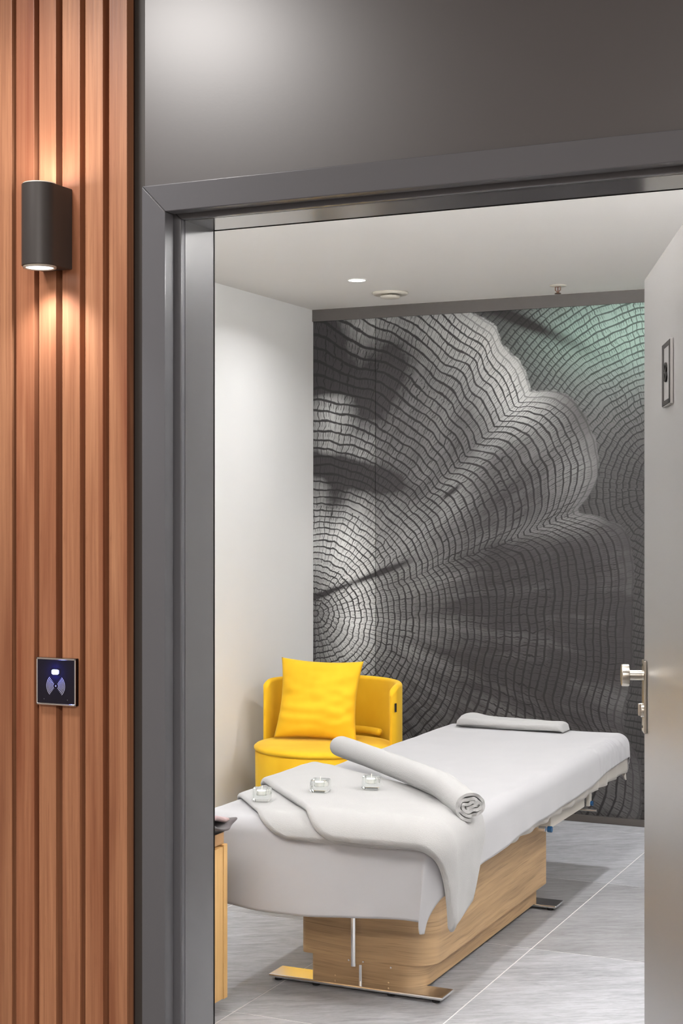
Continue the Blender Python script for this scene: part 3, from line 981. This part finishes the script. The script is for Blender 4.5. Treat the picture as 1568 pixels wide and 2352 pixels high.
def shape_from(left_pts, near_b, right_a, taper=0.0):
    def f(s, t):
        bl = near_b + t*(left_pts[-1][0]-near_b)
        al = catmull(left_pts, bl)
        ar = right_a - taper*t*t - (0.022*(1-smoothstep(0, 0.2, t)) if taper else 0)
        br = near_b + t*(behind(min(ar, BX1))+0.0-near_b)
        return al + s*(ar-al), bl + s*(br-bl)
    return f
T2 = [(4.062, -2.060), (4.075, -2.105), (4.105, -2.155), (4.16, -2.205), (4.26, -2.290), (4.40, -2.400), (4.52, -2.43), (4.80, -2.43)]
T3 = [(4.056, -1.895), (4.070, -1.945), (4.105, -1.990), (4.185, -2.060), (4.365, -2.225), (4.500, -2.345), (4.60, -2.41), (4.75, -2.43), (4.97, -2.43)]
tw2 = slab('towel', 0, 0, 0, 0, 0.009, 0.017, 0.05, 110, 100, M_TOWEL, seed=1.0, shape=shape_from(T2, 4.062, -1.70))
tag(tw2, 'lower white towel at the bed foot, under the larger one', 'towel')
tw3 = slab('towel', 0, 0, 0, 0, 0.025, 0.024, 0.05, 150, 110, M_TOWEL, seed=4.0, shape=shape_from(T3, 4.056, BX1+0.285, 0.045))
tag(tw3, 'large white towel whose corner hangs down the side of the bed', 'towel')

# ---- rolled towel --------------------------------------------------
def make_roll(name, A, B, zc, r, label, squash=0.86):
    """towel rolled in a spiral and swept along a gently bent axis"""
    TH = 0.0088
    prof = []
    n = 190
    turns = 3.25
    for i in range(n+1):
        t = i/n
        ang = 2*PI*turns*t + 1.5*PI - 2*PI*turns
        rr = 0.004 + (r-TH/2-0.004)*t**0.92
        core = (1-t)**1.5
        x = rr*math.cos(ang)*(1+0.75*core); y = rr*math.sin(ang)*(squash-0.42*core)
        y += 0.006*core*math.sin(x*170) ; x += 0.003*core*math.sin(y*300+1)
        prof.append(Vector((x, y)))
    L = 60
    ax = (B-A); ln = ax.length; ax.normalize()
    side = Vector((-ax.y, ax.x, 0))
    out, inn = [], []
    for i, p in enumerate(prof):
        a = prof[max(0, i-1)]; b = prof[min(n, i+1)]
        tg = (b-a).normalized(); nn = Vector((tg.y, -tg.x))
        out.append(p+nn*TH*0.46); inn.append(p-nn*TH*0.46)
    loop = out + inn[::-1]
    m = len(loop)
    vs = []
    for k in range(L+1):
        t = k/L
        s = 0.5-0.5*math.cos(PI*t)
        c = A + ax*ln*s
        bow = 0.012*math.sin(PI*s)
        sc = 0.97 + 0.16*s*s + 0.02*nz(s*6, 1)
        endk = smoothstep(0, 0.012, s)*smoothstep(0, 0.012, 1-s)
        sag = -0.030*smoothstep(0.78, 1.0, s)
        for q in loop:
            jut = 0.006*nz(q.x*70, q.y*70, k*0.0)*(1-endk)
            vs.append(c + side*(q.x*sc+bow) + Vector((0, 0, zc+q.y*sc+sag)) + ax*jut)
    fs = []
    for k in range(L):
        for i in range(m):
            j = (i+1) % m
            fs.append((k*m+i, k*m+j, (k+1)*m+j, (k+1)*m+i))
    # end caps: quad strips between outer and inner profile
    for k in (0, L):
        for i in range(n):
            a, b = k*m+i, k*m+i+1
            c, d = k*m+(m-1-i), k*m+(m-2-i)
            fs.append((a, b, d, c) if k == 0 else (a, c, d, b))
    me = bpy.data.meshes.new(name); me.from_pydata([tuple(v) for v in vs], [], fs); me.update()
    me.materials.append(M_TOWEL)
    bm = bmesh.new(); bm.from_mesh(me); bmesh.ops.recalc_face_normals(bm, faces=bm.faces); bm.to_mesh(me); bm.free()
    o = bpy.data.objects.new(name, me); COL.objects.link(o)
    shade_auto(o, 50)
    return tag(o, label, 'towel')
make_roll('rolled_towel', ROLL_A, ROLL_B, 0.660, 0.048, 'long rolled white towel lying diagonally across the bed')

# flat folded towel at the head
def head_towel():
    x0, x1, y0, y1 = -2.31, -1.83, 6.20, 6.335
    bm = bmesh.new()
    nu, nv = 60, 28
    rows = []
    for i in range(nu+1):
        s = i/nu; x = x0+(x1-x0)*s
        e = min(s, 1-s)*(x1-x0)
        f = math.sqrt(max(0.0, 1-(1-min(1, e/0.022))**2))
        hgt = (0.040 + 0.012*math.exp(-((s-0.12)/0.10)**2) - 0.004*s)*max(f, 0.05)
        wid = (y1-y0)/2*(0.80+0.2*f)
        yc = (y0+y1)/2 + 0.006*nz(x*5, 1)
        row = []
        for j in range(nv):
            a = 2*PI*j/nv
            ca, sa = math.cos(a), math.sin(a)
            px = math.copysign(abs(ca)**0.6, ca)*wid
            pz = math.copysign(abs(sa)**0.7, sa)*hgt*0.5
            pz += 0.0028*math.sin(a*5+s*7)*f
            row.append(bm.verts.new((x+0.004*nz(j*0.5, s*9), yc+px, BZ+0.011+hgt*0.5+pz+0.0015*nz(x*20, j))))
        rows.append(row)
    for a, b in zip(rows, rows[1:]):
        for j in range(nv):
            bm.faces.new((a[j], a[(j+1) % nv], b[(j+1) % nv], b[j]))
    bm.faces.new(rows[0]); bm.faces.new(rows[-1][::-1])
    o = link('folded_towel', bm, M_TOWEL, None, True)
    tag(o, 'flat folded white towel lying at the head end of the bed', 'towel')
head_towel()

# ---- tealight holders ----------------------------------------------
def tealight(x, y, z, rz, label):
    t = empty('tealight_holder', (x, y, z), label, 'candle holder', 'glass tealight holders on the white towels', rz)
    b = bmesh.new()
    h = 0.038; w = 0.029
    # block with a bowl in its top
    out = rrect(-w, w, -w, w, (0.007,)*4, 4)
    m = len(out)
    lo = [b.verts.new((x_*0.90, y_*0.90, 0.0005)) for x_, y_ in out]
    mid = [b.verts.new((x_, y_, 0.006)) for x_, y_ in out]
    hi = [b.verts.new((x_, y_, h-0.004)) for x_, y_ in out]
    rim = [b.verts.new((x_*0.93, y_*0.93, h)) for x_, y_ in out]
    def circ(r, z_):
        res = []
        for x_, y_ in out:
            a = math.atan2(y_, x_); res.append(b.verts.new((r*math.cos(a), r*math.sin(a), z_)))
        return res
    c1 = circ(0.0215, h-0.001); c2 = circ(0.0205, 0.018); c3 = circ(0.012, 0.0165)
    b.faces.new(lo[::-1])
    for A_, B_ in ((lo, mid), (mid, hi), (hi, rim), (rim, c1), (c1, c2), (c2, c3)):
        for i in range(m): b.faces.new((A_[i], A_[(i+1) % m], B_[(i+1) % m], B_[i]))
    b.faces.new(c3)
    o = link('glass_block', b, M_GLASS, t); shade_auto(o, 35)
    tube('candle', (0, 0, 0.0185), (0, 0, 0.031), 0.0188, M_WAX, t, bev=0.001)
    tube('wick', (0, 0, 0.030), (0.001, 0, 0.047), 0.0012, M_WICK, t, seg=8)
zt = BZ+0.0515
tealight(-2.238, 4.262, BZ+0.028, 0.35, 'glass tealight holder on the lower towel, leftmost of the three')
tealight(-2.080, 4.36, zt, 0.2, 'glass tealight holder in the middle of the large towel')
tealight(-1.955, 4.48, zt, 0.3, 'glass tealight holder closest to the rolled towel')

# ================================================================== ARMCHAIR
CXc, CYc = -3.022, 6.38
ch = empty('armchair', (CXc, CYc, 0), 'round yellow velvet tub armchair standing before the mural corner', 'armchair', rz=math.radians(0))
SR = 0.325
bm = bmesh.new()
bm_lathe(bm, [(0.0, 0.03), (SR-0.02, 0.03), (SR-0.008, 0.04), (SR-0.004, 0.30), (SR-0.003, 0.408), (SR-0.010, 0.415), (0.0, 0.415)], seg=72)
link('seat_base', bm, M_VELVET, ch, True)
bm = bmesh.new()
bm_lathe(bm, [(0.0, 0.4155), (SR-0.006, 0.4155), (SR+0.002, 0.421), (SR+0.002, 0.431), (SR-0.006, 0.438), (SR-0.05, 0.443), (0.0, 0.446)], seg=72)
link('seat_cushion', bm, M_VELVET, ch, True)
for a in (45, 135, 225, 315):
    aa = math.radians(a)
    tube('foot', (0.24*math.cos(aa), 0.24*math.sin(aa), 0.0), (0.24*math.cos(aa), 0.24*math.sin(aa), 0.032), 0.018, M_BLACKM, ch, seg=16)
# wrap-around back
def back_shell():
    bm = bmesh.new()
    Ro, Ri, cy = 0.344, 0.311, 0.080
    a0, a1 = math.radians(-5), math.radians(185)
    N = 64
    rows = []
    for i in range(N+1):
        t = i/N; a = a0+(a1-a0)*t
        e = min(t, 1-t)*(a1-a0)*Ro
        f = math.sqrt(max(0, 1-(1-min(1, e/0.03))**2))
        zt = 0.30 + (0.712-0.30)*1.0
        zt = 0.718 - 0.045*(1-math.sqrt(max(0, 1-(1-min(1, e/0.09))**2)))
        zb = 0.18
        mid, half = (Ro+Ri)/2, (Ro-Ri)/2*(0.35+0.65*f)
        row = []
        prof = []
        for k in range(7):
            b = PI*k/6
            prof.append((mid+half*math.cos(b), zt-half+half*math.sin(b)))
        prof = [(mid+half, zb)] + prof + [(mid-half, zb)]
        for r, z in prof:
            row.append(bm.verts.new((r*math.cos(a)-0.013, cy+r*math.sin(a), z)))
        rows.append(row)
    for A_, B_ in zip(rows, rows[1:]):
        for k in range(len(A_)-1):
            bm.faces.new((A_[k], A_[k+1], B_[k+1], B_[k]))
        bm.faces.new((A_[-1], A_[0], B_[0], B_[-1]))
    bm.faces.new(rows[0]); bm.faces.new(rows[-1][::-1])
    o = link('backrest', bm, M_VELVET, ch, True)
    shade_auto(o, 50)
back_shell()
# inner lumbar pad
bm = bmesh.new()
N = 40; rows = []
for i in range(N+1):
    t = i/N; a = math.radians(50 + 84*t)
    e = min(t, 1-t)*2.2*0.27
    f = math.sqrt(max(0, 1-(1-min(1, e/0.025))**2))
    rr = 0.256; row = []
    for k in range(12):
        b = 2*PI*k/12
        r = rr + 0.018*math.cos(b)*(0.2+0.8*f)
        row.append(bm.verts.new((r*math.cos(a), 0.085+r*math.sin(a), 0.463+0.018*math.sin(b)*(0.2+0.8*f))))
    rows.append(row)
for A_, B_ in zip(rows, rows[1:]):
    for k in range(12): bm.faces.new((A_[k], A_[(k+1) % 12], B_[(k+1) % 12], B_[k]))
bm.faces.new(rows[0]); bm.faces.new(rows[-1][::-1])
link('lumbar_pad', bm, M_VELVET, ch, True)
a = math.radians(-2)
bm = bmesh.new(); bm_box(bm, -0.001, 0.0025, -0.008, 0.008, 0.595, 0.635)
o = link('tag', bm, M_BLACKM, ch, loc=(0.343*math.cos(a)-0.013, 0.080+0.343*math.sin(a), 0), rot=(0, 0, a))
o['label'] = 'small black fabric tag'

# cushion
def cushion():
    bm = bmesh.new()
    W = 0.405; H = 0.385; N = 44
    grids = []
    for side in (1, -1):
        g = []
        for j in range(N+1):
            row = []
            for i in range(N+1):
                s, t = i/N*2-1, j/N*2-1
                # pinched sides, pointed corners
                x = s*W/2*(1 - 0.10*(1-t*t)**1.0*abs(s)**1.5 + 0.0)
                z = t*H/2*(1 - 0.075*(1-s*s)**1.0*abs(t)**1.5)
                prof = (max(0, 1-abs(s)**2.6)*max(0, 1-abs(t)**2.6))**0.55
                y = side*0.066*prof
                # creases sweeping up to the right over the lower half
                cr = 0
                for (c0, c1, k, amp) in ((-0.78, 0.22, 40, 0.009), (-0.55, 0.30, 44, 0.010), (-0.25, 0.34, 40, 0.007), (0.25, 0.25, 30, 0.004)):
                    yc = c0 + c1*(s*s*0.9+s*0.55)
                    cr += amp*math.exp(-((t-yc)*k/6)**2)*(0.35+0.65*abs(s))
                cr += 0.006*nz(s*2.2, t*5, 3)
                if side == -1:
                    y += -cr*prof**0.5*1.5 + 0.004*prof
                row.append(bm.verts.new((x, y, z)))
            g.append(row)
        grids.append(g)
    for g in grids:
        for j in range(N):
            for i in range(N):
                bm.faces.new((g[j][i], g[j][i+1], g[j+1][i+1], g[j+1][i]))
    bmesh.ops.remove_doubles(bm, verts=bm.verts, dist=0.0004)
    # bevelled seam
    o = link('cushion', bm, M_VELVET, None, True)
    o.location = (-3.095, 6.470, 0.630)
    o.rotation_euler = (math.radians(-15), math.radians(1.5), math.radians(10))
    tag(o, 'square yellow velvet cushion leaning in the armchair', 'cushion')
cushion()

# ================================================================== CABINET BY THE DOORWAY
cb = empty('low_cabinet', (-2.55, 3.75, 0), 'low light wood cabinet just inside the doorway', 'cabinet')
INVC = Matrix.Translation((2.55, -3.75, 0))
def cp(o): o.parent = cb; o.matrix_parent_inverse = INVC; return o
cp(box('cabinet_body', -2.80, -2.249, 3.32, 3.9935, 0.05, 0.508, M_CAB))
cp(box('side_panel', -2.80, -2.226, 3.994, 4.017, 0.046, 0.510, M_CAB, bev=0.0015))
cp(box('side_panel', -2.80, -2.226, 3.28, 3.3195, 0.046, 0.510, M_CAB, bev=0.0015))
cp(box('cabinet_door', -2.2488, -2.228, 3.321, 3.648, 0.048, 0.504, M_CAB, bev=0.001))
cp(box('cabinet_door', -2.2488, -2.228, 3.651, 3.9925, 0.048, 0.504, M_CAB, bev=0.001))
cp(box('cabinet_riser', -2.80, -2.236, 3.34, 4.012, 0.5102, 0.545, make_oak('riser_wood', srgb(176, 138, 96), srgb(190, 150, 104), srgb(150, 116, 78), 0.7), bev=0.001))
cp(box('cabinet_top', -2.81, -2.234, 3.30, 4.014, 0.5452, 0.553, M_BLACKM, bev=0.002))
cp(box('base_strip', -2.78, -2.27, 3.34, 3.96, 0.0, 0.0498, M_BLACKM))

def cloth_fold(name, x0, x1, y0, y1, z, th, m, label, curl, seed):
    nu, nv = 40, 16
    top = []
    def fn(s, t):
        x = x0+(x1-x0)*s; y = y0+(y1-y0)*t
        zz = z + curl*smoothstep(0.55, 1.0, s) + 0.006*nz(x*14+seed, y*9)*smoothstep(0.2, 0.9, s)
        return Vector((x + 0.012*nz(t*4, seed), y, zz + 0.010*math.sin(t*PI*2+seed)*s))
    o = grid_mesh(name, fn, nu, nv, m, solid=th, sub=1)
    tag(o, label, 'cloth')
cloth_fold('folded_cloth', -2.62, -2.180, 3.82, 4.000, 0.573, 0.008, M_CLOTHD, 'dark grey folded cloth on the low cabinet, bottom of the pair', 0.010, 1.0)
cloth_fold('folded_cloth', -2.60, -2.198, 3.83, 3.985, 0.596, 0.014, M_CLOTHM, 'mauve folded cloth on the low cabinet, lying over the dark one', 0.004, 5.0)
